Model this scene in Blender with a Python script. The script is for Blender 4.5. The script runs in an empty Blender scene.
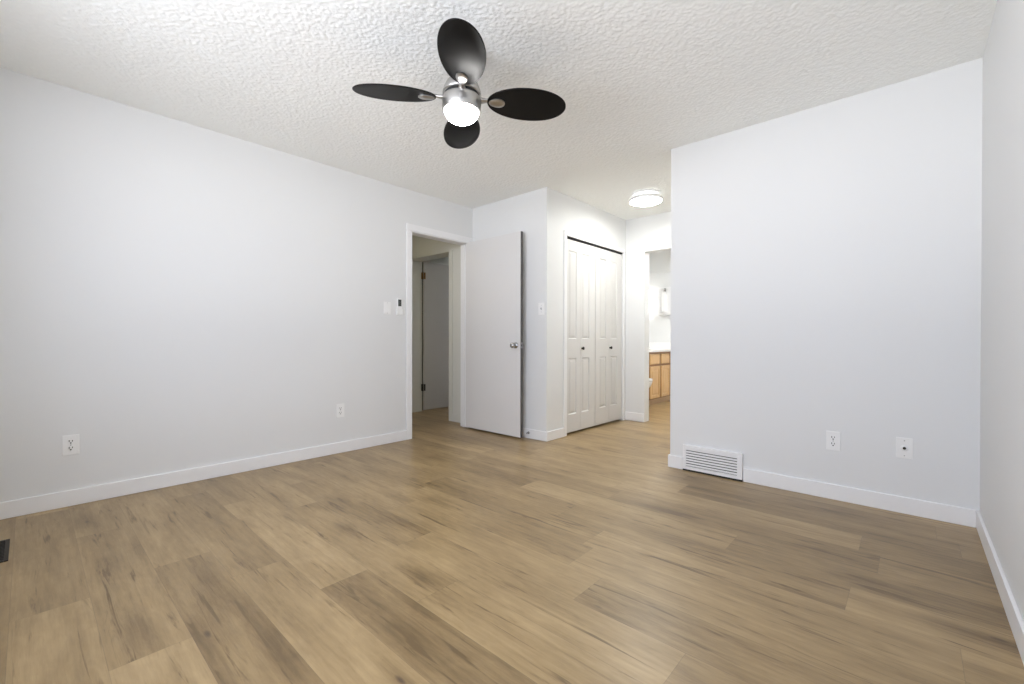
import bpy, bmesh, math, random
from mathutils import Vector, Matrix

# ------------------------------------------------------------------ camera, world, lights, exposure
SC = bpy.context.scene
COL = SC.collection
R = math.radians
YAW, PITCH, ROLL, CAMZ = 0.7372247, -0.0049716, 0.0016728, 0.9745
FPX = 440.29
FWD = Vector((-math.sin(YAW), math.cos(YAW), 0))
RGT = Vector((math.cos(YAW), math.sin(YAW), 0))

cam = bpy.data.cameras.new('camera')
cam.sensor_fit = 'HORIZONTAL'
cam.sensor_width = 36.0
cam.lens = 36.0 * FPX / 1024.0
cam.clip_start = 0.02
cam_o = bpy.data.objects.new('camera', cam)
COL.objects.link(cam_o)
cam_o.matrix_world = (Matrix.Translation((0, 0, CAMZ)) @ Matrix.Rotation(YAW, 4, 'Z')
                      @ Matrix.Rotation(R(90) + PITCH, 4, 'X') @ Matrix.Rotation(ROLL, 4, 'Z'))
SC.camera = cam_o

SC.view_settings.view_transform = 'Standard'
SC.view_settings.look = 'None'
SC.view_settings.gamma = 1.0
SC.view_settings.use_curve_mapping = False
SC.view_settings.exposure = 0.0
SC.cycles.max_bounces = 14
SC.cycles.diffuse_bounces = 10
SC.cycles.glossy_bounces = 6
SC.cycles.transparent_max_bounces = 8
SC.cycles.sample_clamp_indirect = 6.0
SC.cycles.caustics_reflective = False
SC.cycles.caustics_refractive = False

# daylight: overcast sky above, ground near the horizon brightened to light the ceiling
world = bpy.data.worlds.new('sky')
SC.world = world
world.use_nodes = True
wt = world.node_tree
wt.nodes.clear()
w_out = wt.nodes.new('ShaderNodeOutputWorld')
w_bg = wt.nodes.new('ShaderNodeBackground')
w_tc = wt.nodes.new('ShaderNodeTexCoord')
w_sep = wt.nodes.new('ShaderNodeSeparateXYZ')
w_cr = wt.nodes.new('ShaderNodeValToRGB')
w_map = wt.nodes.new('ShaderNodeMapRange')
w_map.inputs['From Min'].default_value = -1
w_map.inputs['From Max'].default_value = 1
wt.links.new(w_tc.outputs['Generated'], w_sep.inputs[0])
wt.links.new(w_sep.outputs['Z'], w_map.inputs['Value'])
wt.links.new(w_map.outputs[0], w_cr.inputs[0])
wt.links.new(w_cr.outputs[0], w_bg.inputs['Color'])
wt.links.new(w_bg.outputs[0], w_out.inputs['Surface'])
els = w_cr.color_ramp.elements
els[0].position = 0.0; els[0].color = (0.30, 0.31, 0.335, 1)
els[1].position = 0.53; els[1].color = (0.56, 0.61, 0.74, 1)
e_ = els.new(0.33); e_.color = (0.78, 0.80, 0.87, 1)
e_ = els.new(0.47); e_.color = (1.12, 1.15, 1.255, 1)
w_bg.inputs['Strength'].default_value = 15.3

H = 2.44
YR = 3.325                                     # face of the right back wall
XL, XR, YN, YB = -3.64, 0.265, -0.44, 3.35      # bedroom: left, right, near (window) and back walls
XC, YF, XE = -2.592, 4.92, -1.373               # closet face, passage end wall, free end of the right back wall
WX0, WX1, WZ0, WZ1, WT = -2.45, -0.10, 0.92, 2.10, 0.30   # window opening behind the camera

def area_light(name, loc, rot, sx, sy, energy, colour=(1, 1, 1), portal=False):
    l = bpy.data.lights.new(name, 'AREA')
    l.shape = 'RECTANGLE'; l.size = sx; l.size_y = sy
    l.energy = energy; l.color = colour
    if portal: l.cycles.is_portal = True
    o = bpy.data.objects.new(name, l); COL.objects.link(o)
    o.location = loc; o.rotation_euler = rot
    return o
# portal that samples the sky through the bedroom window
area_light('window_portal', ((WX0 + WX1) / 2, YN - WT - 0.01, (WZ0 + WZ1) / 2), (R(90), 0, 0),
           WX1 - WX0, WZ1 - WZ0, 1.0, portal=True)

FAN_E, HALL_E, BATH_E, BAR_E, CORR_W = 66.0, 74.0, 150.0, 7.0, 30.0   # lamp strengths

# ------------------------------------------------------------------ materials
def nodes_of(m):
    m.use_nodes = True
    nt = m.node_tree
    return nt, nt.nodes['Principled BSDF']

MATS = {}
def mat(name, col, rough=0.5, metal=0.0, emis=None, estr=0.0, spec=0.5, bump=None, var=0.03, vscale=6.0):
    """procedural surface: slow noise variation of the colour, optional fine bump (scale, distance, strength)"""
    m = bpy.data.materials.new(name)
    nt, b = nodes_of(m)
    N, L = nt.nodes, nt.links
    b.inputs['Roughness'].default_value = rough
    b.inputs['Metallic'].default_value = metal
    b.inputs['Specular IOR Level'].default_value = spec
    tc = N.new('ShaderNodeTexCoord')
    nz = N.new('ShaderNodeTexNoise'); nz.inputs['Scale'].default_value = vscale; nz.inputs['Detail'].default_value = 3
    L.new(tc.outputs['Object'], nz.inputs['Vector'])
    mx = N.new('ShaderNodeMix'); mx.data_type = 'RGBA'
    L.new(nz.outputs[0], mx.inputs['Factor'])
    mx.inputs['A'].default_value = (*[c * (1 - var) for c in col], 1)
    mx.inputs['B'].default_value = (*[min(1, c * (1 + var)) for c in col], 1)
    L.new(mx.outputs['Result'], b.inputs['Base Color'])
    if emis:
        b.inputs['Emission Color'].default_value = (*emis, 1)
        b.inputs['Emission Strength'].default_value = estr
    if bump:
        nb = N.new('ShaderNodeTexNoise'); nb.inputs['Scale'].default_value = bump[0]; nb.inputs['Detail'].default_value = 3
        L.new(tc.outputs['Object'], nb.inputs['Vector'])
        bp = N.new('ShaderNodeBump'); bp.inputs['Distance'].default_value = bump[1]; bp.inputs['Strength'].default_value = bump[2]
        L.new(nb.outputs[0], bp.inputs['Height']); L.new(bp.outputs[0], b.inputs['Normal'])
    MATS[name] = m
    return m

M_WALL = mat('painted_wall', (0.740, 0.746, 0.742), 0.55, spec=0.25, bump=(220, 0.0012, 0.25), var=0.006, vscale=1.5)
M_TRIM = mat('white_trim', (0.83, 0.83, 0.83), 0.35, spec=0.4, var=0.01)
M_DOOR = mat('door_paint', (0.70, 0.69, 0.68), 0.38, spec=0.4, var=0.012, vscale=3)
M_DEDGE = mat('dark_door_edge', (0.10, 0.095, 0.09), 0.6)
M_BIFOLD = mat('bifold_paint', (0.66, 0.65, 0.635), 0.4, spec=0.4, var=0.01)
M_PLATE = mat('white_plastic', (0.84, 0.84, 0.83), 0.3, var=0.01)
M_SLOT = mat('dark_slot', (0.02, 0.02, 0.02), 0.6)
M_DARK = mat('gap_shade', (0.015, 0.015, 0.015), 0.8)  # near-black fill: shade inside gaps and openings put into the colour
M_NICKEL = mat('brushed_nickel', (0.50, 0.49, 0.475), 0.32, metal=1.0, bump=(90, 0.0006, 0.3))
M_CHROME = mat('polished_chrome', (0.45, 0.45, 0.46), 0.15, metal=1.0)
M_BRASS = mat('aged_brass', (0.24, 0.13, 0.04), 0.4, metal=0.8)
M_BRONZE = mat('dark_bronze', (0.03, 0.025, 0.02), 0.4, metal=0.6)
M_BLADE = mat('espresso_blade', (0.006, 0.0055, 0.005), 0.42, spec=0.13, var=0.1)
M_GLOBE = mat('opal_glass', (0.9, 0.9, 0.88), 0.3, emis=(1.0, 0.98, 0.95), estr=FAN_E)
M_LENS = mat('lit_diffuser', (0.9, 0.9, 0.88), 0.4, emis=(1.0, 1.0, 0.96), estr=HALL_E)
M_GLOW = mat('added_neck_glow', (0.9, 0.9, 0.88), 0.4, emis=(1.0, 1.0, 0.95), estr=5.0)  # neck glow added to brighten the ceiling around the passage light
M_LENSB = mat('lit_bath_diffuser', (0.9, 0.9, 0.9), 0.4, emis=(0.98, 0.99, 1.0), estr=BATH_E)
M_BAR = mat('lit_bar', (0.9, 0.9, 0.9), 0.4, emis=(1.0, 0.98, 0.95), estr=BAR_E)
M_LENSC = mat('added_corridor_light', (0.9, 0.9, 0.9), 0.4, emis=(1.0, 0.90, 0.74), estr=CORR_W)  # glow of the lamp added out of view in the corridor
M_SCREEN = mat('grey_lcd', (0.035, 0.04, 0.04), 0.2)
M_BUTTON = mat('grey_button', (0.45, 0.45, 0.45), 0.5)
M_STONE = mat('white_counter', (0.86, 0.85, 0.84), 0.2, var=0.02, vscale=30)
M_PORC = mat('white_porcelain', (0.86, 0.85, 0.83), 0.12, var=0.005)
M_TOWEL = mat('white_terry', (0.86, 0.86, 0.86), 0.9, spec=0.1, bump=(300, 0.004, 0.6))
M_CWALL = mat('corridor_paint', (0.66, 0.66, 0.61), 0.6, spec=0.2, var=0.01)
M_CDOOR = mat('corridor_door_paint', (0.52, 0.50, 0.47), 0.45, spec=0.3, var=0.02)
M_REG = mat('brown_register_metal', (0.035, 0.028, 0.022), 0.5, metal=0.4)

# window pane: clear, with a faint mirror reflection
m = bpy.data.materials.new('window_glass'); m.use_nodes = True; nt = m.node_tree; nt.nodes.clear()
o_ = nt.nodes.new('ShaderNodeOutputMaterial'); t_ = nt.nodes.new('ShaderNodeBsdfTransparent'); g_ = nt.nodes.new('ShaderNodeBsdfGlossy')
x_ = nt.nodes.new('ShaderNodeMixShader'); x_.inputs[0].default_value = 0.06; g_.inputs['Roughness'].default_value = 0.02
nt.links.new(t_.outputs[0], x_.inputs[1]); nt.links.new(g_.outputs[0], x_.inputs[2]); nt.links.new(x_.outputs[0], o_.inputs['Surface'])
M_GLASS = m

# popcorn ceiling
def popcorn():
    m = bpy.data.materials.new('popcorn_ceiling'); nt, b = nodes_of(m); N, L = nt.nodes, nt.links
    b.inputs['Roughness'].default_value = 0.9; b.inputs['Specular IOR Level'].default_value = 0.1
    b.inputs['Base Color'].default_value = (0.905, 0.915, 0.895, 1)
    tc = N.new('ShaderNodeTexCoord')
    n1 = N.new('ShaderNodeTexNoise'); n1.inputs['Scale'].default_value = 260; n1.inputs['Detail'].default_value = 3
    L.new(tc.outputs['Object'], n1.inputs['Vector'])
    bp = N.new('ShaderNodeBump'); bp.inputs['Distance'].default_value = 0.003; bp.inputs['Strength'].default_value = 0.4
    L.new(n1.outputs[0], bp.inputs['Height']); L.new(bp.outputs[0], b.inputs['Normal'])
    return m
M_CEIL = popcorn()

# vinyl oak planks: every plank carries its own tone and grain offset as face attributes
def planks():
    m = bpy.data.materials.new('oak_planks'); nt, b = nodes_of(m); N, L = nt.nodes, nt.links
    def node(t, **kw):
        n = N.new(t)
        for k, v in kw.items(): setattr(n, k, v)
        return n
    def math_(op, a, b_=None, c=None):
        n = node('ShaderNodeMath', operation=op)
        for i, s in enumerate((a, b_, c)):
            if s is None: continue
            if isinstance(s, (int, float)): n.inputs[i].default_value = s
            else: L.new(s, n.inputs[i])
        return n.outputs[0]
    tone = node('ShaderNodeAttribute', attribute_name='tone').outputs['Fac']
    seed = node('ShaderNodeAttribute', attribute_name='seed').outputs['Fac']
    uv = node('ShaderNodeUVMap', uv_map='plank').outputs[0]       # metres along, metres across
    sep = node('ShaderNodeSeparateXYZ'); L.new(uv, sep.inputs[0])
    geo = node('ShaderNodeTexCoord').outputs['Object']
    comb = node('ShaderNodeCombineXYZ')
    off = math_('MULTIPLY', seed, 37.0)
    L.new(math_('ADD', sep.outputs[0], off), comb.inputs[0]); L.new(sep.outputs[1], comb.inputs[1]); L.new(off, comb.inputs[2])
    P = comb.outputs[0]
    def mapped(sx, sy, sz=1.0):
        mp = node('ShaderNodeMapping'); L.new(P, mp.inputs[0]); mp.inputs['Scale'].default_value = (sx, sy, sz); return mp.outputs[0]
    def noise(vec, scale, detail, rough=0.5, dist=0.0):
        n = node('ShaderNodeTexNoise'); L.new(vec, n.inputs['Vector'])
        n.inputs['Scale'].default_value = scale; n.inputs['Detail'].default_value = detail
        n.inputs['Roughness'].default_value = rough; n.inputs['Distortion'].default_value = dist
        return n.outputs[0]
    broad = noise(mapped(1.1, 6.0), 1.6, 3, 0.5, 0.4)             # wide light and dark streaks
    fine = noise(mapped(5.0, 70.0), 2.0, 5, 0.62, 0.5)
    streak = noise(mapped(1.0, 15.0), 2.3, 4, 0.6, 0.8)             # occasional dark veins
    vein = node('ShaderNodeMapRange', interpolation_type='SMOOTHSTEP'); L.new(streak, vein.inputs['Value'])
    vein.inputs['From Min'].default_value = 0.56; vein.inputs['From Max'].default_value = 0.80             # fine fibres
    wv = node('ShaderNodeTexWave', wave_type='BANDS', bands_direction='Y')   # cathedral figure
    L.new(mapped(0.55, 5.0), wv.inputs['Vector'])
    wv.inputs['Scale'].default_value = 2.2; wv.inputs['Distortion'].default_value = 7.0
    wv.inputs['Detail'].default_value = 2.0; wv.inputs['Detail Scale'].default_value = 0.9
    vor = node('ShaderNodeTexVoronoi'); L.new(mapped(1.7, 5.2), vor.inputs['Vector']); vor.inputs['Scale'].default_value = 1.0
    vor.inputs['Randomness'].default_value = 1.0
    kn = node('ShaderNodeMapRange', interpolation_type='SMOOTHSTEP'); L.new(vor.outputs['Distance'], kn.inputs['Value'])
    kn.inputs['From Min'].default_value = 0.015; kn.inputs['From Max'].default_value = 0.060
    kn.inputs['To Min'].default_value = 1.0; kn.inputs['To Max'].default_value = 0.0
    halo = node('ShaderNodeMapRange', interpolation_type='SMOOTHSTEP'); L.new(vor.outputs['Distance'], halo.inputs['Value'])
    halo.inputs['From Min'].default_value = 0.0; halo.inputs['From Max'].default_value = 0.42
    halo.inputs['To Min'].default_value = 1.0; halo.inputs['To Max'].default_value = 0.0
    # only some cells hold a knot
    sepc = node('ShaderNodeSeparateColor'); L.new(vor.outputs['Color'], sepc.inputs[0])
    has = math_('GREATER_THAN', sepc.outputs[0], 0.35)
    knot = math_('MULTIPLY', math_('MULTIPLY', kn.outputs[0], has), math_('ADD', noise(mapped(9, 30), 1.5, 3), 0.45))
    halo_ = math_('MULTIPLY', math_('MULTIPLY', halo.outputs[0], has), broad)
    # darkness 0..1
    d = math_('MULTIPLY', math_('SUBTRACT', broad, 0.5), 0.85)
    d = math_('MULTIPLY_ADD', math_('SUBTRACT', fine, 0.5), 0.34, d)
    d = math_('MULTIPLY_ADD', math_('SUBTRACT', noise(mapped(4.0, 13.0), 2.6, 4, 0.6, 0.6), 0.5), 0.42, d)
    d = math_('MULTIPLY_ADD', vein.outputs[0], 0.80, d)
    d = math_('MULTIPLY_ADD', math_('SUBTRACT', wv.outputs['Fac'], 0.5), 0.06, d)
    d = math_('MULTIPLY_ADD', halo_, 0.45, d)
    d = math_('MULTIPLY_ADD', tone, 1.15, d)
    ramp = node('ShaderNodeValToRGB'); L.new(math_('ADD', d, 0.5), ramp.inputs[0])
    e = ramp.color_ramp.elements
    e[0].position = 0.10; e[0].color = (0.439, 0.314, 0.16, 1)
    e[1].position = 1.0; e[1].color = (0.139, 0.088, 0.037, 1)
    e2 = e.new(0.5); e2.color = (0.303, 0.208, 0.098, 1)
    mk = node('ShaderNodeMix', data_type='RGBA'); L.new(math_('MULTIPLY', knot, 1.2), mk.inputs['Factor'])
    L.new(ramp.outputs[0], mk.inputs['A']); mk.inputs['B'].default_value = (0.10, 0.062, 0.035, 1)
    # thin joint at the plank edge
    gap = node('ShaderNodeAttribute', attribute_name='edge_uv')
    sg = node('ShaderNodeSeparateXYZ'); L.new(gap.outputs['Vector'], sg.inputs[0])
    near = math_('MINIMUM', sg.outputs[0], sg.outputs[1])
    jt = math_('LESS_THAN', near, 0.0011)
    mj = node('ShaderNodeMix', data_type='RGBA'); L.new(math_('MULTIPLY', jt, 0.30), mj.inputs['Factor'])
    L.new(mk.outputs['Result'], mj.inputs['A']); mj.inputs['B'].default_value = (0.10, 0.07, 0.045, 1)
    L.new(mj.outputs['Result'], b.inputs['Base Color'])
    rr = node('ShaderNodeMapRange'); L.new(fine, rr.inputs['Value']); rr.inputs['To Min'].default_value = 0.30; rr.inputs['To Max'].default_value = 0.38
    L.new(rr.outputs[0], b.inputs['Roughness'])
    b.inputs['Specular IOR Level'].default_value = 0.5
    bp = node('ShaderNodeBump'); bp.inputs['Distance'].default_value = 0.0012; bp.inputs['Strength'].default_value = 0.35
    L.new(fine, bp.inputs['Height']); L.new(bp.outputs[0], b.inputs['Normal'])
    return m
M_FLOOR = planks()

# oak cabinet
def oak():
    m = bpy.data.materials.new('honey_oak'); nt, b = nodes_of(m); N, L = nt.nodes, nt.links
    tc = N.new('ShaderNodeTexCoord'); mp = N.new('ShaderNodeMapping'); mp.inputs['Scale'].default_value = (30, 30, 3)
    nz = N.new('ShaderNodeTexNoise'); nz.inputs['Scale'].default_value = 2; nz.inputs['Detail'].default_value = 4
    L.new(tc.outputs['Object'], mp.inputs[0]); L.new(mp.outputs[0], nz.inputs['Vector'])
    cr = N.new('ShaderNodeValToRGB'); L.new(nz.outputs[0], cr.inputs[0])
    cr.color_ramp.elements[0].position = 0.3; cr.color_ramp.elements[0].color = (0.70, 0.47, 0.23, 1)
    cr.color_ramp.elements[1].position = 0.75; cr.color_ramp.elements[1].color = (0.56, 0.34, 0.15, 1)
    L.new(cr.outputs[0], b.inputs['Base Color']); b.inputs['Roughness'].default_value = 0.35
    return m
M_OAK = oak()
M_OAKD = mat('dark_oak_frame', (0.30, 0.16, 0.065), 0.4, var=0.15, vscale=20)
M_KICK = mat('toe_kick_oak', (0.66, 0.50, 0.34), 0.5, var=0.06, vscale=10)

# ------------------------------------------------------------------ mesh helpers
class MB:
    def __init__(self): self.bm = bmesh.new()
    def box(self, x0, y0, z0, x1, y1, z1, bev=0.0, mi=0):
        a, b2 = Vector((min(x0, x1), min(y0, y1), min(z0, z1))), Vector((max(x0, x1), max(y0, y1), max(z0, z1)))
        r = bmesh.ops.create_cube(self.bm, size=1.0, matrix=Matrix.Translation((a + b2) / 2) @ Matrix.Diagonal((*(b2 - a), 1)))
        vs = r['verts']
        fs = list({f for v in vs for f in v.link_faces})
        for f in fs: f.material_index = mi
        if bev > 0:
            es = list({e for v in vs for e in v.link_edges})
            bmesh.ops.bevel(self.bm, geom=es, offset=bev, segments=2, profile=0.6, affect='EDGES')
        return self
    def lathe(self, prof, axis='Z', centre=(0, 0, 0), seg=48, mi=0, sx=1.0, sy=1.0):
        """prof: list of (radius, height); axis turns the height direction"""
        rings = []
        for (r, h) in prof:
            ring = []
            n = 1 if r < 1e-6 else seg
            for k in range(n):
                t = 2 * math.pi * k / seg
                p = Vector((r * math.cos(t) * sx, r * math.sin(t) * sy, h))
                if axis == 'X': p = Vector((p.z, p.x, p.y))
                elif axis == 'Y': p = Vector((p.y, p.z, p.x))
                ring.append(self.bm.verts.new(p + Vector(centre)))
            rings.append(ring)
        for a, b2 in zip(rings, rings[1:]):
            for k in range(seg):
                q = [a[k % len(a)], a[(k + 1) % len(a)], b2[(k + 1) % len(b2)], b2[k % len(b2)]]
                u = []
                for v in q:
                    if v not in u: u.append(v)
                if len(u) > 2:
                    f = self.bm.faces.new(u); f.smooth = True; f.material_index = mi
        return self
    def prism(self, pts, z0, z1, xf=None, bev=0.0, mi=0):
        """outline pts (x,y) extruded from z0 to z1, xf maps to final space"""
        xf = xf or (lambda p: p)
        lo = [self.bm.verts.new(xf(Vector((x, y, z0)))) for x, y in pts]
        hi = [self.bm.verts.new(xf(Vector((x, y, z1)))) for x, y in pts]
        n = len(pts); fs = []
        fs.append(self.bm.faces.new(lo[::-1])); fs.append(self.bm.faces.new(hi))
        for i in range(n): fs.append(self.bm.faces.new([lo[i], lo[(i + 1) % n], hi[(i + 1) % n], hi[i]]))
        for f in fs: f.material_index = mi
        return self
    def loft(self, rings, caps=True, mi=0):
        vr = [[self.bm.verts.new(p) for p in r] for r in rings]
        n = len(vr[0])
        for a, b2 in zip(vr, vr[1:]):
            for k in range(n):
                f = self.bm.faces.new([a[k], a[(k + 1) % n], b2[(k + 1) % n], b2[k]]); f.smooth = True; f.material_index = mi
        if caps:
            for f in (self.bm.faces.new(vr[0][::-1]), self.bm.faces.new(vr[-1])): f.material_index = mi
        return self
    def build(self, name, mats, parent=None, world=None, smooth_angle=None):
        bmesh.ops.recalc_face_normals(self.bm, faces=self.bm.faces)
        me = bpy.data.meshes.new(name); self.bm.to_mesh(me); self.bm.free()
        for mm in (mats if isinstance(mats, (list, tuple)) else [mats]): me.materials.append(mm)
        o = bpy.data.objects.new(name, me); COL.objects.link(o)
        if parent: o.parent = parent
        if world is not None: o.matrix_local = world
        if smooth_angle is not None:
            for p in me.polygons: p.use_smooth = True
            me.set_sharp_from_angle(angle=R(smooth_angle))
        return o

def thing(name, label, cat, loc=(0, 0, 0), rot=(0, 0, 0), group=None):
    o = bpy.data.objects.new(name, None); o.empty_display_size = 0.05; COL.objects.link(o)
    o.location = loc; o.rotation_euler = rot
    tag(o, label, cat, group); return o
def tag(o, label, cat, group=None):
    o['label'] = label; o['category'] = cat
    if group: o['group'] = group
    return o
def struct(o, label=None, cat=None):
    o['kind'] = 'structure'
    if label: o['label'] = label
    if cat: o['category'] = cat
    return o
def boxes(name, mats, lst, label=None, cat='wall', bev=0.0, parent=None):
    b = MB()
    for q in lst: b.box(*q, bev=bev)
    o = b.build(name, mats, parent)
    return o if parent else struct(o, label, cat)

# ------------------------------------------------------------------ floor (one mesh, one face per plank)
def make_floor():
    rnd = random.Random(11)
    X0, X1, Y0, Y1, W, L = -5.75, 0.42, -0.80, 7.25, 0.2028, 1.28
    bm = bmesh.new()
    uvl = bm.loops.layers.uv.new('plank')
    tl = bm.faces.layers.float.new('tone'); sl = bm.faces.layers.float.new('seed')
    el = bm.loops.layers.float_vector.new('edge_uv')
    known = {-1: -1.74, 0: -2.38, 1: -2.055, 2: -1.703, 7: -1.162, 9: -0.638, 11: -0.178, 12: 0.171}
    # tone of the plank that starts at / ends at a known joint (positive is darker)
    tones = {(0, 1): 0.16, (0, 0): -0.03, (2, 1): 0.20, (2, 0): -0.10, (1, 0): 0.10, (1, 1): -0.04, (-1, 1): -0.12, (-1, 0): 0.05,
             (7, 0): 0.12, (7, 1): -0.04, (9, 1): 0.16, (9, 0): -0.08, (11, 0): -0.10, (11, 1): 0.16, (12, 0): 0.16, (12, 1): 0.0, (8, 0): 0.02}
    r0 = math.floor((Y0 - 0.361) / W)
    r1 = math.ceil((Y1 - 0.361) / W)
    for r in range(r0, r1):
        ya, yb = 0.361 + r * W, 0.361 + (r + 1) * W
        j = known.get(r, rnd.uniform(0, L))
        k = math.floor((X0 - j) / L)
        while j + k * L < X1:
            xa, xb = j + k * L, j + (k + 1) * L
            t = rnd.gauss(0, 0.07)
            if r in known and k == 0: t = tones.get((r, 1), t)
            if r in known and k == -1: t = tones.get((r, 0), t)
            s = rnd.random()
            # clip, and cut into thirds so the edge distance interpolates properly
            ax, bx = max(xa, X0), min(xb, X1); ay, by = max(ya, Y0), min(yb, Y1)
            xm = [ax] + [q for q in (xa + 0.01, xb - 0.01) if ax < q < bx] + [bx]
            ym = [ay] + [q for q in (ya + 0.01, yb - 0.01) if ay < q < by] + [by]
            for i in range(len(xm) - 1):
                for q in range(len(ym) - 1):
                    vs = [bm.verts.new((x, y, 0)) for x, y in ((xm[i], ym[q]), (xm[i + 1], ym[q]), (xm[i + 1], ym[q + 1]), (xm[i], ym[q + 1]))]
                    f = bm.faces.new(vs); f[tl] = t; f[sl] = s
                    for lp in f.loops:
                        c = lp.vert.co
                        lp[uvl].uv = (c.x - xa, c.y - ya)
                        lp[el] = (min(c.x - xa, xb - c.x), min(c.y - ya, yb - c.y), 0)
            k += 1
    bmesh.ops.remove_doubles(bm, verts=bm.verts, dist=1e-5)
    # give the slab thickness
    z = -0.02
    q = [bm.verts.new(p) for p in ((X0, Y0, z), (X0, Y1, z), (X1, Y1, z), (X1, Y0, z))]
    bm.faces.new(q)
    me = bpy.data.meshes.new('floor'); bm.to_mesh(me); bm.free(); me.materials.append(M_FLOOR)
    o = bpy.data.objects.new('floor', me); COL.objects.link(o)
    struct(o, 'light oak plank floor running through bedroom, passage and bathroom', 'floor')
make_floor()
def make_ceiling():
    import numpy as np
    g = 0.0046
    x0, x1, y0_, y1 = XL - 0.01, XR + 0.01, YN - 0.01, YF + 0.01
    nx, ny = int((x1 - x0) / g), int((y1 - y0_) / g)
    rng = np.random.default_rng(5)
    def smooth(a, n):
        for _ in range(n):
            a = (a + np.roll(a, 1, 0) + np.roll(a, -1, 0)) / 3
            a = (a + np.roll(a, 1, 1) + np.roll(a, -1, 1)) / 3
        return (a - a.mean()) / a.std()
    n1, n2 = smooth(rng.standard_normal((ny, nx)), 1), smooth(rng.standard_normal((ny, nx)), 5)
    h = np.clip(0.5 + 0.33 * (n1 * 0.80 + rng.standard_normal((ny, nx)) * 0.45 + n2 * 0.25), 0, 1) ** 1.2 * 0.0030       # crumbs hanging from the slab
    X, Y = np.meshgrid(np.linspace(x0, x1, nx), np.linspace(y0_, y1, ny))
    co = np.stack([X, Y, H - 0.0005 - h], -1).reshape(-1, 3).astype(np.float32)
    i = np.arange((ny - 1) * nx).reshape(ny - 1, nx)[:, :-1].ravel()
    quad = np.stack([i, i + nx, i + nx + 1, i + 1], -1).astype(np.int32)      # faces look down
    # slab above
    bx = np.array([(a, b_, c) for c in (H, H + 0.1) for a, b_ in ((-5.75, -0.80), (0.42, -0.80), (0.42, 7.25), (-5.75, 7.25))], np.float32)
    k = len(co)
    sf = np.array([(0, 3, 2, 1), (4, 5, 6, 7), (0, 1, 5, 4), (1, 2, 6, 5), (2, 3, 7, 6), (3, 0, 4, 7)], np.int32) + k
    co = np.concatenate([co, bx]); quad = np.concatenate([quad, sf])
    me = bpy.data.meshes.new('ceiling')
    me.vertices.add(len(co)); me.vertices.foreach_set('co', co.ravel())
    me.loops.add(quad.size); me.loops.foreach_set('vertex_index', quad.ravel())
    me.polygons.add(len(quad)); me.polygons.foreach_set('loop_start', np.arange(0, quad.size, 4, dtype=np.int32))
    me.update(calc_edges=True); me.validate()
    sm = np.ones(len(me.polygons), bool); sm[-6:] = False
    me.polygons.foreach_set('use_smooth', sm)
    me.materials.append(M_CEIL)
    o = bpy.data.objects.new('ceiling', me); COL.objects.link(o)
    struct(o, 'white popcorn textured ceiling', 'ceiling')
make_ceiling()

# ------------------------------------------------------------------ walls
T = 0.12
DY0, DY1, DZ = 2.535, 3.29, 2.045              # bedroom doorway in the left wall
boxes('wall_left', M_WALL, [(XL - T, YN - 0.3, 0, XL, DY0, H), (XL - T, DY0, DZ, XL, DY1, H), (XL - T, DY1, 0, XL, YB, H)], 'left bedroom wall with the open doorway')
boxes('wall_right', M_WALL, [(XR, YN - 0.3, 0, XR + 0.15, YR + T, H)], 'right bedroom wall beside the camera')
y0 = YN - WT
boxes('wall_near', M_WALL, [(XL, y0, 0, WX0, YN, H), (WX1, y0, 0, XR, YN, H), (WX0, y0, 0, WX1, YN, WZ0), (WX0, y0, WZ1, WX1, YN, H)], 'bedroom wall with the window')
boxes('wall_back_right', M_WALL, [(XE, YR, 0, XR, YR + T, H)], 'right back wall of the bedroom with the vent')
boxes('wall_passage_right', M_WALL, [(XE, YR + T, 0, XE + T, YF, H)])
CY0, CY1, CZ = 3.668, 4.850, 2.030             # closet opening
boxes('wall_back_left', M_WALL, [(XL - T, YB, 0, XC - 0.1, YB + T, H)], 'short back wall behind the open door')
boxes('wall_closet', M_WALL, [(XC - 0.1, YB, 0, XC, CY0, H), (XC - 0.1, CY0, CZ, XC, CY1, H), (XC - 0.1, CY1, 0, XC, YF, H)], 'closet wall of the passage')
BX0, BX1, BZ = -2.345, -1.50, 2.02             # bathroom doorway
boxes('wall_passage_end', M_WALL, [(-3.64, YF, 0, BX0, YF + T, H), (BX0, YF, BZ, BX1, YF + T, H), (BX1, YF, 0, -0.6, YF + T, H)], 'end wall of the passage with the bathroom doorway')
boxes('wall_closet_rear', M_WALL, [(-3.76, YB + T, 0, -3.64, YF + T, H)])
# bathroom
boxes('wall_bathroom_left', M_WALL, [(-3.52, YF + T, 0, -3.40, 7.22, H)])
boxes('wall_bathroom_end', M_WALL, [(-3.40, 7.10, 0, -0.60, 7.22, H)], 'bathroom end wall')
boxes('wall_bathroom_right', M_WALL, [(-0.72, YF + T, 0, -0.60, 7.10, H)])
boxes('trim_bathroom_soffit', M_WALL, [(-3.40, 7.06, 2.09, -0.72, 7.10, H)], 'white soffit above the bathroom wall cabinet', 'soffit')
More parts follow.
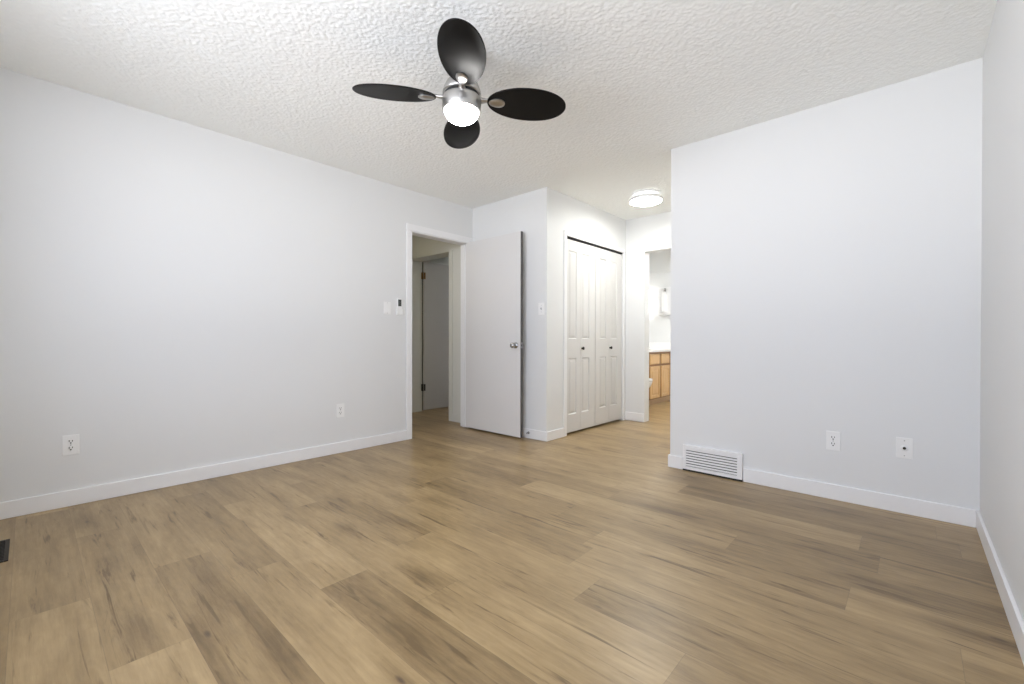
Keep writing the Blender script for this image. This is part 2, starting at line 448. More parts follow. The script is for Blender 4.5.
# corridor beyond the bedroom door
QY, QX0, QX1, QZ = 3.42, -4.94, -4.118, 2.045  # second doorway
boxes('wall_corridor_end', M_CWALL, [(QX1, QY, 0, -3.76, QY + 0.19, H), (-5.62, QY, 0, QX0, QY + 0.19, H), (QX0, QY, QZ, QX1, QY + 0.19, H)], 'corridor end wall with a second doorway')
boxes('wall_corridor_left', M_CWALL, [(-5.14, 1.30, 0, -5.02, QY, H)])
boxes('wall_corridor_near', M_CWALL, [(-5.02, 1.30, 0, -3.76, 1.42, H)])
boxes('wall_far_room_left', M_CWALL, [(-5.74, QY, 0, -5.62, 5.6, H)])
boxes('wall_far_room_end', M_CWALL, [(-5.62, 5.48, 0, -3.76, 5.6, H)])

# ------------------------------------------------------------------ baseboards and casings
BH, BT = 0.093, 0.013
def base(name, x0, y0, x1, y1, h=BH, m_=M_TRIM, label=None):
    b = MB(); b.box(x0, y0, 0, x1, y1, h, bev=0.004); return struct(b.build(name, m_), label, 'baseboard')
base('baseboard_left', XL, YN, XL + BT, DY0 - 0.06, label='white baseboard along the left bedroom wall')
base('baseboard_right', XR - BT, YN, XR, YR, label='white baseboard along the right bedroom wall')
base('baseboard_near', XL + BT, YN, XR - BT, YN + BT)
base('baseboard_back_right', -0.856, YR - BT, XR - BT, YR, label='white baseboard right of the wall vent')
base('baseboard_back_stub', XE - BT, YR - BT, -1.273, YR, label='short white baseboard left of the wall vent')
base('baseboard_passage_right', XE - BT, YR, XE, YF)
base('baseboard_back_left', XL, YB - BT, XC + BT, YB, label='white baseboard behind the open door')
base('baseboard_closet', XC, YB, XC + BT, CY0 - 0.048, label='short white baseboard left of the closet doors')
base('baseboard_passage_end', XC, YF - BT, BX0, YF, h=0.10, label='short white baseboard left of the bathroom doorway')
base('baseboard_corridor_end', QX1 + 0.058, QY - BT, -3.76, QY, m_=M_CWALL, label='pale baseboard beside the corridor doorway')
base('baseboard_bathroom_end', -2.2, 7.10 - BT, -0.72, 7.10)
base('baseboard_bathroom_left', -3.40, YF + T, -3.40 + BT, 6.05)

def casing(name, m_, lst, label): 
    b = MB()
    for q in lst: b.box(*q, bev=0.004)
    return struct(b.build(name, m_), label, 'door casing')
cw, ct = 0.06, 0.014
casing('trim_door_casing', M_TRIM, [(XL, DY0 - cw, 0, XL + ct, DY0 + 0.004, DZ - 0.0045), (XL, DY0 - cw, DZ - 0.004, XL + ct, YB - 0.001, DZ + cw),
                                    (XL, DY1 - 0.004, 0, XL + ct, YB - BT - 0.001, DZ - 0.0045)], 'white casing around the bedroom doorway')
casing('trim_door_jamb', M_TRIM, [(XL - T, DY0 - 0.002, 0, XL + 0.002, DY0 + 0.012, DZ), (XL - T, DY1 - 0.012, 0, XL + 0.002, DY1 + 0.002, DZ), (XL - T, DY0, DZ - 0.012, XL + 0.002, DY1, DZ + 0.002),
                                  (XL - 0.075, DY0 + 0.012, 0, XL - 0.045, DY0 + 0.022, DZ - 0.012), (XL - 0.075, DY1 - 0.022, 0, XL - 0.045, DY1 - 0.012, DZ - 0.012)], 'white jamb lining of the bedroom doorway')
casing('trim_corridor_casing', M_CWALL, [(QX1 - 0.004, QY - ct, 0, QX1 + 0.056, QY, QZ - 0.0045), (QX0 - 0.06, QY - ct, QZ - 0.004, QX1 + 0.056, QY, QZ - 0.0045), (QX0 - 0.06, QY - ct, 0, QX0 + 0.004, QY, QZ - 0.0045)], 'pale casing around the corridor doorway')
casing('trim_corridor_jamb', M_CWALL, [(QX0 - 0.002, QY, 0, QX0 + 0.012, QY + 0.19, QZ), (QX1 - 0.012, QY, 0, QX1 + 0.002, QY + 0.19, QZ), (QX0, QY, QZ - 0.012, QX1, QY + 0.19, QZ + 0.002)], 'pale jamb lining of the corridor doorway')
casing('trim_closet_casing', M_TRIM, [(XC, CY0 - 0.046, 0, XC + 0.012, CY0 + 0.003, CZ - 0.0025), (XC, CY0 - 0.046, CZ - 0.002, XC + 0.012, CY1 + 0.03, CZ + 0.046), (XC, CY1 - 0.003, 0, XC + 0.012, CY1 + 0.03, CZ - 0.0025)], 'narrow white casing around the closet doors')

# ------------------------------------------------------------------ window behind the camera
w = MB(); fy0, fy1 = YN - WT + 0.02, YN - WT + 0.08
for q in ((WX0, WZ0, WX0 + 0.05, WZ1), (WX1 - 0.05, WZ0, WX1, WZ1), (WX0, WZ0, WX1, WZ0 + 0.05), (WX0, WZ1 - 0.05, WX1, WZ1), ((WX0 + WX1) / 2 - 0.025, WZ0, (WX0 + WX1) / 2 + 0.025, WZ1)):
    w.box(q[0], fy0, q[1], q[2], fy1, q[3], bev=0.004)
win = struct(w.build('window_1', M_TRIM), 'white framed sliding window in the bedroom wall behind the camera', 'window')
MB().box(WX0 + 0.04, fy0 + 0.025, WZ0 + 0.04, WX1 - 0.04, fy0 + 0.029, WZ1 - 0.04).build('window_pane', M_GLASS, win)
boxes('trim_window_sill', M_TRIM, [(WX0 - 0.03, YN - WT + 0.08, WZ0 - 0.02, WX1 + 0.03, YN + 0.025, WZ0 + 0.005)], 'white sill under the bedroom window', 'window sill')

# ------------------------------------------------------------------ bedroom door, opened flat against the short back wall
def door_knob(parent, x, y, z, d):
    """round knob on a rose, axis along y in direction d"""
    k = MB()
    prof = [(0.0, 0), (0.030, 0), (0.031, 0.004), (0.026, 0.009), (0.013, 0.012), (0.011, 0.026), (0.017, 0.032), (0.025, 0.040), (0.027, 0.050), (0.023, 0.060), (0.012, 0.066), (0, 0.067)]
    k.lathe([(r, d * h) for r, h in prof], axis='Y', centre=(x, y, z), seg=32)
    o = k.build('door_knob', M_CHROME, parent); o['label'] = 'chrome door knob'
    return o
LX0, LX1, LY0, LY1 = XL + 0.018, XL + 0.018 + 0.795, 3.237, 3.272
d = MB(); d.box(LX0, LY0, 0.018, LX1 - 0.0015, LY1, 2.035, bev=0.0015)
door1 = struct(d.build('door_1', M_DOOR), 'plain white bedroom door standing open against the back wall', 'door')
e_ = MB(); e_.box(LX1 - 0.0015, LY0 + 0.001, 0.019, LX1, LY1 - 0.001, 2.034); eo = e_.build('door_edge', M_DEDGE, door1); eo['label'] = 'dark unpainted door edge'
door_knob(door1, LX1 - 0.062, LY0, 0.920, -1)
door_knob(door1, LX1 - 0.062, LY1, 0.920, 1)
lt = MB(); lt.box(LX1, LY0 + 0.006, 0.89, LX1 + 0.002, LY1 - 0.006, 0.95, bev=0.0005).box(LX1 + 0.002, LY0 + 0.011, 0.91, LX1 + 0.012, LY1 - 0.012, 0.93, bev=0.002)
lt.build('latch_plate', M_CHROME, door1)
for z in (0.28, 1.05, 1.80):
    h_ = MB(); h_.lathe([(0, z - 0.045), (0.006, z - 0.045), (0.006, z + 0.045), (0, z + 0.045)], centre=(XL + 0.0145, LY1 + 0.004, 0), seg=16)
    h_.build('hinge', M_TRIM, door1)

# spring door stop on the baseboard behind the door
s = MB()
prof = [(0, 0), (0.012, 0), (0.012, 0.004), (0.006, 0.006)]
for i in range(10):
    prof += [(0.0065, 0.008 + i * 0.004), (0.005, 0.010 + i * 0.004)]
prof += [(0.008, 0.049), (0.008, 0.060), (0, 0.061)]
ds = thing('door_stop', 'small spring door stop on the baseboard behind the open bedroom door', 'door stop', (LX1 + 0.022, YB - BT, 0.055))
s.lathe([(r, -h) for r, h in prof[:-3]], axis='Y', seg=16); s.build('spring', M_CHROME, ds)
s = MB(); s.lathe([(0, -0.046), (0.008, -0.047), (0.009, -0.058), (0, -0.060)], axis='Y', seg=16); s.build('rubber_tip', M_PLATE, ds)

# second door, standing open in the far room
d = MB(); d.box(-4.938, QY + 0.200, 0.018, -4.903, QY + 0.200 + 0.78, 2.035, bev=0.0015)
door2 = struct(d.build('door_2', M_CDOOR), 'grey plain door standing open beyond the corridor', 'door')
for z, mm, lb in ((0.325, M_BRONZE, 'dark hinge'), (1.842, M_BRASS, 'brass hinge')):
    h_ = MB(); h_.lathe([(0, z - 0.05), (0.007, z - 0.05), (0.007, z + 0.05), (0, z + 0.05)], centre=(-4.915, QY + 0.196, 0), seg=16)
    h_.box(-4.928, QY + 0.175, z - 0.045, -4.924, QY + 0.196, z + 0.045)
    h_.box(-4.903, QY + 0.201, z - 0.045, -4.900, QY + 0.226, z + 0.045)
    ho = h_.build('hinge', mm, door2); ho['label'] = lb
# near-black strip, colours in the shade of the slit between door and jamb
MB().box(-4.939, QY + 0.1905, 0.018, -4.927, QY + 0.1995, 2.03).build('slit_shade', M_DARK, door2)

# ------------------------------------------------------------------ bifold closet doors
def bifold_leaf(y0, y1, pcy, name_parent):
    """one moulded leaf: slab with two raised panels in sunk frames (one mesh)"""
    b = MB()
    x0, x1 = XC - 0.045, XC - 0.012
    z0, z1 = 0.022, 2.006
    hw = 0.072
    pz = [(0.205, 0.785), (0.985, 1.895)]
    # slab as a lattice of boxes around the sunk panels
    py0, py1 = pcy - hw, pcy + hw
    b.box(x0, y0, z0, x1, py0, z1); b.box(x0, py1, z0, x1, y1, z1)
    zz = [z0, pz[0][0], pz[0][1], pz[1][0], pz[1][1], z1]
    for i in (0, 2, 4): b.box(x0, py0, zz[i], x1, py1, zz[i + 1])
    for (a, c) in pz:
        b.box(x0, py0, a, x1 - 0.010, py1, c)
        # chamfered raised field
        o1, o2 = 0.012, 0.034
        def ring(o, x): return [Vector((x, py0 + o, a + o)), Vector((x, py1 - o, a + o)), Vector((x, py1 - o, c - o)), Vector((x, py0 + o, c - o))]
        b.loft([ring(o1, x1 - 0.0101), ring(o2, x1 - 0.002)])
        # sloped edge of the sunk frame
        for o, i in (((py0, py0 + 0.008), 0), ((py1, py1 - 0.008), 1)):
            b.loft([[Vector((x1, o[0], a)), Vector((x1 - 0.010, o[1], a)), Vector((x1 - 0.0105, o[0], a))], [Vector((x1, o[0], c)), Vector((x1 - 0.010, o[1], c)), Vector((x1 - 0.0105, o[0], c))]])
        for o in ((a, a + 0.008), (c, c - 0.008)):
            b.loft([[Vector((x1, py0, o[0])), Vector((x1 - 0.010, py0, o[1])), Vector((x1 - 0.0105, py0, o[0]))], [Vector((x1, py1, o[0])), Vector((x1 - 0.010, py1, o[1])), Vector((x1 - 0.0105, py1, o[0]))]])
    for f in b.bm.faces: f.smooth = False
    return b.build('leaf', M_BIFOLD, name_parent)
def bifold(num, ys, pcs, knob_y, label):
    g = bpy.data.objects.new('door_%d' % num, None); COL.objects.link(g); g.location = (0, 0, 0); struct(g, label, 'closet door')
    for i in range(2):
        bifold_leaf(ys[i] + 0.0012, ys[i + 1] - 0.0012, pcs[i], g)
    k = MB(); k.lathe([(0, 0), (0.010, 0), (0.008, 0.010), (0.016, 0.018), (0.017, 0.026), (0.010, 0.031), (0, 0.032)], axis='X', centre=(XC - 0.012, knob_y, 0.885), seg=24)
    ko = k.build('knob', M_BRONZE, g); ko['label'] = 'small dark knob'
    return g
bifold(3, (3.674, 3.950, 4.240), (3.805, 4.050), 3.975, 'left white bifold closet door with raised panels and a dark knob')
bifold(4, (4.246, 4.545, 4.844), (4.408, 4.658), 4.562, 'right white bifold closet door with raised panels and a dark knob')
b = MB(); b.box(XC - 0.05, CY0 + 0.004, CZ - 0.016, XC - 0.006, CY1 - 0.004, CZ - 0.001); struct(b.build('trim_closet_track', M_DARK), 'track strip above the closet doors, coloured dark for the shaded gap', 'track')  # near-black colour stands for the shaded gap over the doors

# ------------------------------------------------------------------ wall plates
def plate_frame(loc, normal):
    """matrix whose local x runs right along the wall, y up, z out of the wall"""
    n = Vector(normal); up = Vector((0, 0, 1)); x = up.cross(n)
    mtx = Matrix((x, up, n)).transposed().to_4x4(); mtx.translation = Vector(loc); return mtx
def wall_thing(name, label, cat, loc, normal, group=None):
    t = thing(name, label, cat, group=group); t.matrix_world = plate_frame(loc, normal); return t
def plate(parent, w_=0.072, h_=0.116, t_=0.006):
    b = MB(); b.box(-w_ / 2, -h_ / 2, 0, w_ / 2, h_ / 2, t_, bev=0.0025); return b.build('cover_plate', M_PLATE, parent)
def screw(parent, y):
    b = MB(); b.lathe([(0, 0.0058), (0.0035, 0.0058), (0.003, 0.0072), (0, 0.0075)], centre=(0, y, 0), seg=16); b.build('screw', M_BUTTON, parent)
def receptacle_half(parent, yc):
    """rounded receptacle face with its slots as one sub-part"""
    pts = []
    for k in range(32):
        t = 2 * math.pi * k / 32
        pts.append((max(-0.0165, min(0.0165, 0.0185 * math.cos(t))), yc + max(-0.0135, min(0.0135, 0.0165 * math.sin(t)))))
    b = MB(); b.prism(pts, 0.0055, 0.0085); f = b.build('receptacle', M_PLATE, parent)
    s = MB()
    s.box(-0.0085, yc - 0.001, 0.008, -0.0050, yc + 0.010, 0.0089); s.box(0.0050, yc + 0.000, 0.008, 0.0085, yc + 0.009, 0.0089)
    s.lathe([(0, 0.008), (0.0038, 0.008), (0.0038, 0.0089), (0, 0.0089)], centre=(0, yc - 0.0075, 0), seg=16)
    so = s.build('slots', M_SLOT, f); so['label'] = 'dark plug slots'
def outlet(label, loc, normal):
    t = wall_thing('electrical_outlet', label, 'outlet', loc, normal, None)
    plate(t); receptacle_half(t, 0.0195); receptacle_half(t, -0.0195); screw(t, 0)
    return t
outlet('white duplex outlet on the left wall nearest the camera, low above the baseboard', (XL, 0.170, 0.356), (1, 0, 0))
outlet('white duplex outlet on the left wall between the window end and the bedroom door', (XL, 1.809, 0.363), (1, 0, 0))
outlet('white duplex outlet on the right back wall, right of the floor level vent', (-0.354, YR, 0.358), (0, -1, 0))
# cable socket
t = wall_thing('cable_outlet', 'white cable wall plate with one round socket near the right corner', 'outlet', (-0.028, YR, 0.368), (0, -1, 0))
plate(t); screw(t, 0.042); screw(t, -0.042)
b = MB(); b.lathe([(0, 0.0055), (0.017, 0.0055), (0.016, 0.008), (0, 0.008)], seg=32); b.build('socket_ring', M_PLATE, t)
b = MB(); b.lathe([(0, 0.0078), (0.0075, 0.0078), (0.0075, 0.011), (0.0062, 0.011), (0.0050, 0.016), (0.0035, 0.016), (0, 0.012)], seg=24); co = b.build('coax_connector', M_BRONZE, t); co['label'] = 'dark round connector'
# rocker switch
t = wall_thing('light_switch', 'white rocker light switch beside the fan remote on the left wall', 'light switch', (XL, 2.268, 1.270), (1, 0, 0))
plate(t); b = MB(); b.loft([[Vector((x, y, 0.0055)) for x, y in ((-0.0165, -0.033), (0.0165, -0.033), (0.0165, 0.033), (-0.0165, 0.033))],
                           [Vector((-0.0155, -0.032, 0.0105)), Vector((0.0155, -0.032, 0.0105)), Vector((0.0155, 0.032, 0.0072)), Vector((-0.0155, 0.032, 0.0072))]])
for f in b.bm.faces: f.smooth = False
b.build('rocker', M_PLATE, t); screw(t, 0.048); screw(t, -0.048)
# toggle switch by the closet
t = wall_thing('light_switch', 'white toggle light switch on the short wall right of the open door', 'light switch', (-2.655, YB, 1.275), (0, -1, 0))
plate(t); b = MB(); b.box(-0.005, -0.012, 0.0055, 0.005, 0.012, 0.0075, bev=0.0008); b.box(-0.0035, 0.0, 0.007, 0.0035, 0.009, 0.019, bev=0.001); tg = b.build('toggle', M_BUTTON, t); screw(t, 0.03); screw(t, -0.03)
# fan remote in its wall cradle
t = wall_thing('remote_control', 'white fan remote with a small dark screen in its cradle beside the bedroom door', 'remote control', (XL, 2.396, 1.285), (1, 0, 0))
b = MB(); b.box(-0.028, -0.068, 0, 0.028, 0.01, 0.004, bev=0.002); b.box(-0.031, -0.070, 0, -0.027, -0.02, 0.020, bev=0.0015); b.box(0.027, -0.070, 0, 0.031, -0.02, 0.020, bev=0.0015)
b.box(-0.031, -0.072, 0, 0.031, -0.066, 0.022, bev=0.002); b.box(-0.031, -0.070, 0.0185, 0.031, -0.052, 0.022, bev=0.0015); b.build('cradle', M_PLATE, t)
b = MB(); b.box(-0.026, -0.066, 0.004, 0.026, 0.085, 0.018, bev=0.005); rb = b.build('remote_body', M_PLATE, t)
b = MB(); b.box(-0.020, 0.008, 0.0175, 0.016, 0.072, 0.0186, bev=0.0004); so = b.build('screen', M_SCREEN, rb); so['label'] = 'dark grey screen'
for i in range(2):
    for k in range(3):
        b = MB(); b.box(-0.018 + k * 0.013, -0.016 - i * 0.017, 0.0175, -0.008 + k * 0.013, -0.006 - i * 0.017, 0.0192, bev=0.0006); b.build('button', M_PLATE, rb)

# ------------------------------------------------------------------ wall vent at floor level
vx0, vx1, vz0, vz1 = -1.268, -0.860, 0.012, 0.192
t = thing('air_vent', 'white louvered air vent set into the baseboard of the right back wall', 'vent', ((vx0 + vx1) / 2, YR, 0))
hw = (vx1 - vx0) / 2; dp = 0.024
b = MB()
for q in ((-hw, vz0, -hw + 0.020, vz1), (hw - 0.032, vz0, hw, vz1), (-hw + 0.0202, vz1 - 0.024, hw - 0.0322, vz1), (-hw + 0.0202, vz0, hw - 0.0322, vz0 + 0.022)):
    b.box(q[0], -dp, q[1], q[2], 0, q[3], bev=0.002)
b.build('frame', M_TRIM, t)
b = MB(); n = 7; za, zb = vz0 + 0.022, vz1 - 0.024; st = (zb - za) / n
for i in range(n):
    z = za + i * st
    x0, x1 = -hw + 0.018, hw - 0.030
    b.prism([(-dp + 0.001, z + 0.0065), (-dp + 0.001, z + st - 0.0015), (-dp + 0.003, z + st + 0.0005), (-dp + 0.017, z + st * 0.62), (-dp + 0.017, z + st * 0.45)], x0, x1, xf=lambda p: Vector((p.z, p.x, p.y)))
b.build('louvers', M_TRIM, t)
MB().box(-hw + 0.004, -0.006, 0.001, hw - 0.004, -0.001, vz1 - 0.004).build('duct_opening', M_DARK, t)
MB().box(-hw + 0.001, -dp + 0.003, 0.0005, hw - 0.001, -0.006, 0.0125).build('bottom_gap_shade', M_DARK, t)  # dark block painted as the shade under the vent

# floor register below the window
t = thing('floor_register', 'dark brown floor register near the left end of the window wall', 'vent', (-3.085, -0.120, 0))
b = MB(); L_, W_ = 0.155, 0.062
for q in ((-L_, -W_, L_, -W_ + 0.014), (-L_, W_ - 0.014, L_, W_), (-L_, -W_ + 0.0142, -L_ + 0.016, W_ - 0.0142), (L_ - 0.016, -W_ + 0.0142, L_, W_ - 0.0142)):
    b.box(q[0], q[1], 0.0003, q[2], q[3], 0.005, bev=0.0015)
b.build('frame', M_REG, t)
b = MB()
for i in range(14):
    x = -L_ + 0.026 + i * 0.0198; b.box(x, -W_ + 0.012, 0.001, x + 0.006, W_ - 0.012, 0.004)
b.box(-L_ + 0.014, -0.003, 0.001, L_ - 0.014, 0.003, 0.004); b.build('grille', M_REG, t)
MB().box(-L_ + 0.01, -W_ + 0.01, 0.0004, L_ - 0.01, W_ - 0.01, 0.0010).build('duct_opening', M_DARK, t)

# ------------------------------------------------------------------ ceiling fan
FANX, FANY = -1.662, 1.466
fan = thing('ceiling_fan', 'brushed nickel ceiling fan with four dark oval blades and a lit white globe', 'ceiling fan', (FANX, FANY, H))
fan.rotation_mode = 'QUATERNION'
fan.rotation_quaternion = Matrix.Rotation(R(1.3), 3, FWD).to_quaternion() @ Matrix.Rotation(R(-2.0), 3, RGT).to_quaternion() @ Matrix.Rotation(YAW + R(6.4), 3, 'Z').to_quaternion()
b = MB(); b.lathe([(0, 0.004), (0.070, 0.004), (0.072, -0.004), (0.070, -0.030), (0.050, -0.055), (0.018, -0.062), (0.018, -0.075), (0, -0.075)]); b.build('canopy', M_NICKEL, fan)
b = MB(); b.lathe([(0, -0.066), (0.022, -0.066), (0.024, -0.120), (0.036, -0.145), (0.060, -0.172), (0.080, -0.198), (0.092, -0.228), (0.096, -0.248), (0.092, -0.252), (0, -0.252)]); b.build('motor_housing', M_NICKEL, fan)
b = MB(); b.lathe([(0, -0.248), (0.086, -0.248), (0.086, -0.272), (0, -0.272)]); b.build('rotor_gap', M_DARK, fan)
b = MB(); b.lathe([(0, -0.268), (0.090, -0.268), (0.096, -0.272), (0.097, -0.280), (0.095, -0.332), (0.091, -0.338), (0.085, -0.338), (0.083, -0.316), (0, -0.316)]); b.build('light_housing', M_NICKEL, fan)
b = MB()
gp = [(0.0, -0.322), (0.0825, -0.322), (0.0845, -0.334)]
for k in range(1, 13):
    t_ = math.pi / 2 * k / 12; gp.append((0.0845 * math.cos(t_), -0.334 - 0.056 * math.sin(t_)))
gp[-1] = (0.0, -0.390)
b.lathe(gp); gl = b.build('light_globe', M_GLOBE, fan); gl['label'] = 'lit white glass globe'
def blade(ang):
    xf = Matrix.Rotation(ang, 4, 'Z') @ Matrix.Translation((0, 0, -0.271)) @ Matrix.Rotation(R(-12.5), 4, 'X')
    b = MB(); n = 64; r0, r1, hwid = 0.126, 0.525, 0.105
    def outline(s, z):
        pts = []
        for k in range(n):
            t = 2 * math.pi * k / n
            u = math.cos(t); v = math.sin(t)
            uu = math.copysign(abs(u) ** 0.97, u); vv = math.copysign(abs(v) ** 0.97, v)
            x = (r0 + r1) / 2 + (r1 - r0) / 2 * uu * s
            y = hwid * vv * (1 + 0.05 * u) * s
            pts.append(Vector((x, y, z)))
        return pts
    b.loft([outline(0.985, -0.0035), outline(1.0, -0.0015), outline(1.0, 0.0015), outline(0.985, 0.0035)])
    bl = b.build('blade', M_BLADE, fan, xf, smooth_angle=35); bl['label'] = 'dark oval blade'
    # bracket arm from the rotor to the blade root
    a = MB()
    def sec(x, hw_, z0, z1): return [Vector((x, -hw_, z0)), Vector((x, hw_, z0)), Vector((x, hw_, z1)), Vector((x, -hw_, z1))]
    a.loft([sec(0.070, 0.020, -0.004, 0.007), sec(0.100, 0.015, -0.004, 0.007), sec(0.120, 0.010, -0.002, 0.008), sec(0.140, 0.012, 0.0037, 0.010), sec(0.190, 0.018, 0.0037, 0.008)])
    ao = a.build('blade_arm', M_NICKEL, bl); ao['label'] = 'nickel blade bracket'
    # teardrop medallion under the blade
    md = MB()
    def tear(s, z):
        pts = []
        for k in range(40):
            t = 2 * math.pi * k / 40
            x = 0.174 + 0.040 * math.cos(t) * s; y = 0.029 * math.sin(t) * (0.92 + 0.14 * math.cos(t)) * s
            pts.append(Vector((x, y, z)))
        return pts
    md.loft([tear(1.0, -0.0034), tear(1.0, -0.0075), tear(0.86, -0.0105), tear(0.5, -0.0125)])
    mo = md.build('medallion', M_NICKEL, bl, smooth_angle=50); mo['label'] = 'nickel oval medallion'
for k in range(4): blade(R(90) * k)

# ------------------------------------------------------------------ flush ceiling lights
def flush_light(name, label, x, y, r, lens, drop=0.082, neck=None):
    t = thing(name, label, 'ceiling light', (x, y, H))
    b = MB(); b.lathe([(0, 0), (r * 0.88, 0), (r * 0.88, -0.012), (r * 0.84, -0.015), (0, -0.015)]); b.build('mounting_plate', M_TRIM, t)
    b = MB(); b.lathe([(0, -0.0152), (r * 0.62, -0.0152), (r * 0.62, -drop + 0.0338), (0, -drop + 0.0338)]); b.build('neck', neck or M_TRIM, t)
    b = MB(); b.lathe([(0, -drop + 0.034), (r * 0.97, -drop + 0.034), (r, -drop + 0.028), (r, -drop + 0.004), (r * 0.975, -drop), (r * 0.955, -drop), (r * 0.955, -drop + 0.006), (0, -drop + 0.006)]); b.build('rim', M_TRIM, t)
    b = MB(); b.lathe([(0, -drop + 0.007), (r * 0.953, -drop + 0.007), (r * 0.953, -drop - 0.001), (r * 0.90, -drop - 0.006), (r * 0.5, -drop - 0.010), (0, -drop - 0.011)]); d_ = b.build('diffuser', lens, t); d_['label'] = 'lit white diffuser'
    return t
flush_light('flush_ceiling_light', 'round white flush ceiling light in the passage by the closet doors', -1.975, 4.16, 0.160, M_LENS, neck=M_GLOW)
flush_light('flush_ceiling_light', 'round white flush ceiling light inside the bathroom', -2.0, 5.9, 0.163, M_LENSB)
flush_light('flush_ceiling_light', 'unseen round ceiling light added to brighten the corridor outside the bedroom', -4.40, 2.2, 0.14, M_LENSC)  # corridor lamp is out of view, added to light the corridor

# ------------------------------------------------------------------ bathroom
van = thing('vanity_cabinet', 'honey oak bathroom vanity with raised panel doors under a white countertop', 'cabinet', (-2.83, 6.06, 0))
VL = 1.038; VD = 0.565
b = MB(); b.box(-VD, 0, 0.09, -0.020, VL, 0.795); b.build('body', M_OAKD, van)
b = MB(); b.box(-VD, 0.01, 0.0, -0.065, VL, 0.09); ko = b.build('toe_kick', M_KICK, van); ko['label'] = 'pale oak toe kick'
def cab_front(name, y0, y1, z0, z1, inset):
    b = MB(); b.box(-0.020, y0, z0, -0.006, y1, z1, bev=0.003)
    def ring(o, x): return [Vector((x, y0 + o, z0 + o)), Vector((x, y1 - o, z0 + o)), Vector((x, y1 - o, z1 - o)), Vector((x, y0 + o, z1 - o))]
    if inset:
        # raised stiles and rails, sunk groove, raised field
        f = inset
        for q in ((y0, z0, y0 + f, z1), (y1 - f, z0, y1, z1), (y0 + f + 0.0002, z0, y1 - f - 0.0002, z0 + f), (y0 + f + 0.0002, z1 - f, y1 - f - 0.0002, z1)):
            b.box(-0.008, q[0], q[1], 0.0, q[2], q[3], bev=0.002)
        b.loft([ring(f + 0.012, -0.0062), ring(f + 0.032, -0.001)])
    else:
        b.loft([ring(0.002, -0.0062), ring(0.014, 0.0)])
    for fc in b.bm.faces: fc.smooth = False
    return b.build(name, M_OAK, van)
for (a, c) in ((0.075, 0.402), (0.464, 0.760), (0.822, 1.020)):
    cab_front('drawer_front', a, c, 0.612, 0.765, 0)
    cab_front('cabinet_door', a, c, 0.105, 0.580, 0.045)
b = MB(); b.box(-3.399, 6.045, 0.796, -2.805, 7.099, 0.842, bev=0.006); b.box(-3.399, 6.045, 0.842, -3.379, 7.099, 0.930, bev=0.003); b.box(-3.379, 7.079, 0.842, -2.805, 7.099, 0.930, bev=0.003)
tag(b.build('countertop', M_STONE), 'white countertop with backsplash on the oak bathroom vanity', 'countertop')

# toilet beside the vanity, facing +x
toi = thing('toilet', 'white toilet partly hidden by the bathroom door jamb beside the vanity', 'toilet', (-3.375, 5.80, 0))
def ell(cx, rx, ry, z, n=40): return [Vector((cx + rx * math.cos(2 * math.pi * k / n) * (1.0 if math.cos(2 * math.pi * k / n) > 0 else 0.85), ry * math.sin(2 * math.pi * k / n), z)) for k in range(n)]
b = MB(); b.loft([ell(0.36, 0.22, 0.125, 0.0), ell(0.36, 0.21, 0.115, 0.03), ell(0.37, 0.19, 0.105, 0.14), ell(0.40, 0.22, 0.135, 0.24), ell(0.43, 0.26, 0.175, 0.33), ell(0.44, 0.275, 0.188, 0.385), ell(0.44, 0.27, 0.183, 0.395)]); b.build('bowl', M_PORC, toi)
b = MB(); b.loft([ell(0.44, 0.27, 0.185, 0.396), ell(0.44, 0.28, 0.192, 0.402), ell(0.44, 0.28, 0.192, 0.414), ell(0.44, 0.27, 0.185, 0.418)]); b.build('seat', M_PORC, toi)
b = MB(); b.loft([ell(0.44, 0.275, 0.188, 0.419), ell(0.44, 0.28, 0.192, 0.424), ell(0.44, 0.275, 0.188, 0.436), ell(0.44, 0.22, 0.14, 0.444)]); b.build('lid', M_PORC, toi)
b = MB(); b.box(0.0, -0.215, 0.38, 0.185, 0.215, 0.735, bev=0.02); tk = b.build('tank', M_PORC, toi)
b = MB(); b.box(-0.004, -0.222, 0.736, 0.195, 0.222, 0.770, bev=0.010); b.build('tank_lid', M_PORC, toi)
b = MB(); b.lathe([(0, 0.184), (0.014, 0.184), (0.014, 0.197), (0, 0.199)], axis='X', centre=(0, -0.15, 0.67), seg=20); b.box(0.190, -0.155, 0.663, 0.198, -0.08, 0.677, bev=0.003); b.build('flush_lever', M_CHROME, tk)

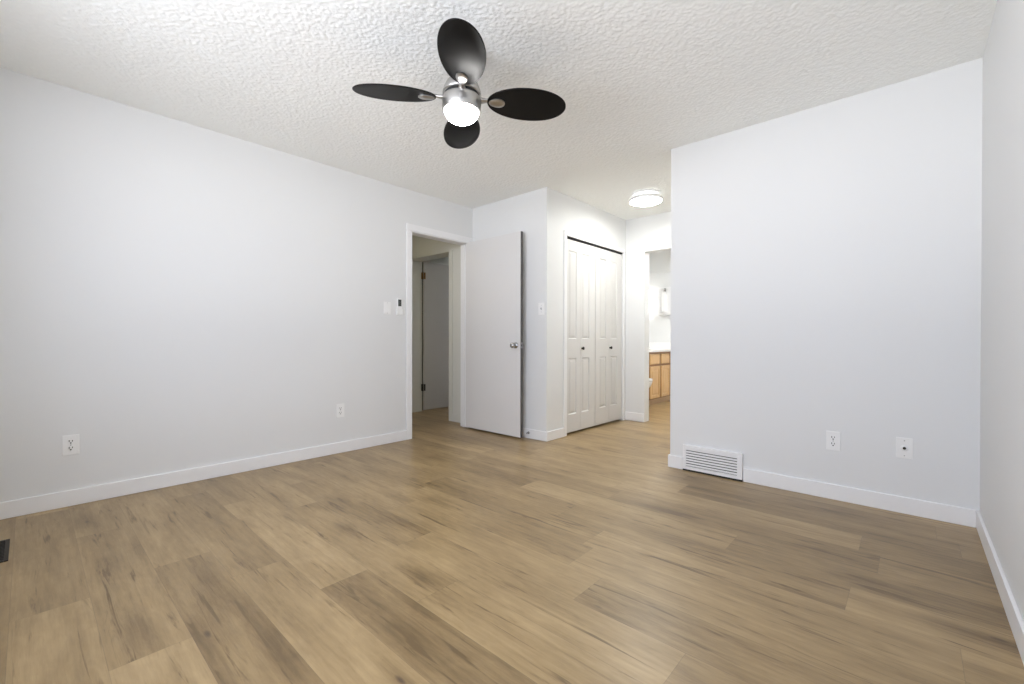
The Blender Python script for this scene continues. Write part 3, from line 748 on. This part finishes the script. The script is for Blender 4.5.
# mirror, bar light and towel on the end wall
wcb = thing('wall_cabinet', 'small white wall cabinet on the bathroom end wall above the vanity', 'cabinet', (-2.83, 7.10, 1.615))
hw_, hh = 0.285, 0.228
MB().box(-hw_, -0.060, -hh, hw_, -0.001, hh, bev=0.003).build('body', M_TRIM, wcb)
b = MB(); b.box(-hw_ + 0.004, -0.072, -hh + 0.004, hw_ - 0.004, -0.0605, hh - 0.004)
for q in ((-hw_ + 0.004, -hh + 0.004, -hw_ + 0.040, hh - 0.004), (hw_ - 0.040, -hh + 0.004, hw_ - 0.004, hh - 0.004), (-hw_ + 0.0402, -hh + 0.004, hw_ - 0.0402, -hh + 0.040), (-hw_ + 0.0402, hh - 0.040, hw_ - 0.0402, hh - 0.004)):
    b.box(q[0], -0.092, q[1], q[2], -0.0722, q[3], bev=0.003)
dr = b.build('cabinet_door', M_TRIM, wcb)
b = MB(); b.lathe([(0, -0.0925), (0.006, -0.0925), (0.010, -0.110), (0, -0.112)], axis='Y', centre=(hw_ - 0.022, 0, -0.12), seg=20); b.build('knob', M_CHROME, dr)
bar = thing('wall_light', 'vertical glowing bar light on the bathroom end wall left of the wall cabinet', 'wall light', (-3.305, 7.10, 1.63))
b = MB(); b.box(-0.03, -0.020, -0.10, 0.03, -0.001, 0.10, bev=0.004); b.build('bracket', M_CHROME, bar)
b = MB(); b.lathe([(0, -0.18), (0.036, -0.18), (0.041, -0.17), (0.041, 0.17), (0.036, 0.18), (0, 0.18)], centre=(0, -0.060, 0), seg=32); b.build('tube', M_BAR, bar)
tw = thing('hand_towel', 'white hand towel hanging from a metal hook in front of the white bathroom wall cabinet', 'towel', (-2.985, 7.0, 1.775))
b = MB(); b.box(-0.014, -0.004, -0.03, 0.014, 0.012, 0.045, bev=0.004); b.lathe([(0, -0.036), (0.010, -0.036), (0.010, -0.004), (0, -0.004)], axis='Y', centre=(0, 0, 0.0), seg=16); b.build('hook', M_CHROME, tw)
b = MB()
rg = []
for i in range(9):
    z = -0.345 + i * 0.042; s_ = 1.0 if i < 7 else (0.75 if i == 7 else 0.4)
    rg.append([Vector((0.040 * s_ * math.cos(2 * math.pi * k / 32) * (1 + 0.12 * math.cos(6 * math.pi * k / 16)), -0.022 + 0.014 * s_ * math.sin(2 * math.pi * k / 32), z)) for k in range(32)])
b.loft(rg); b.build('towel_cloth', M_TOWEL, tw)
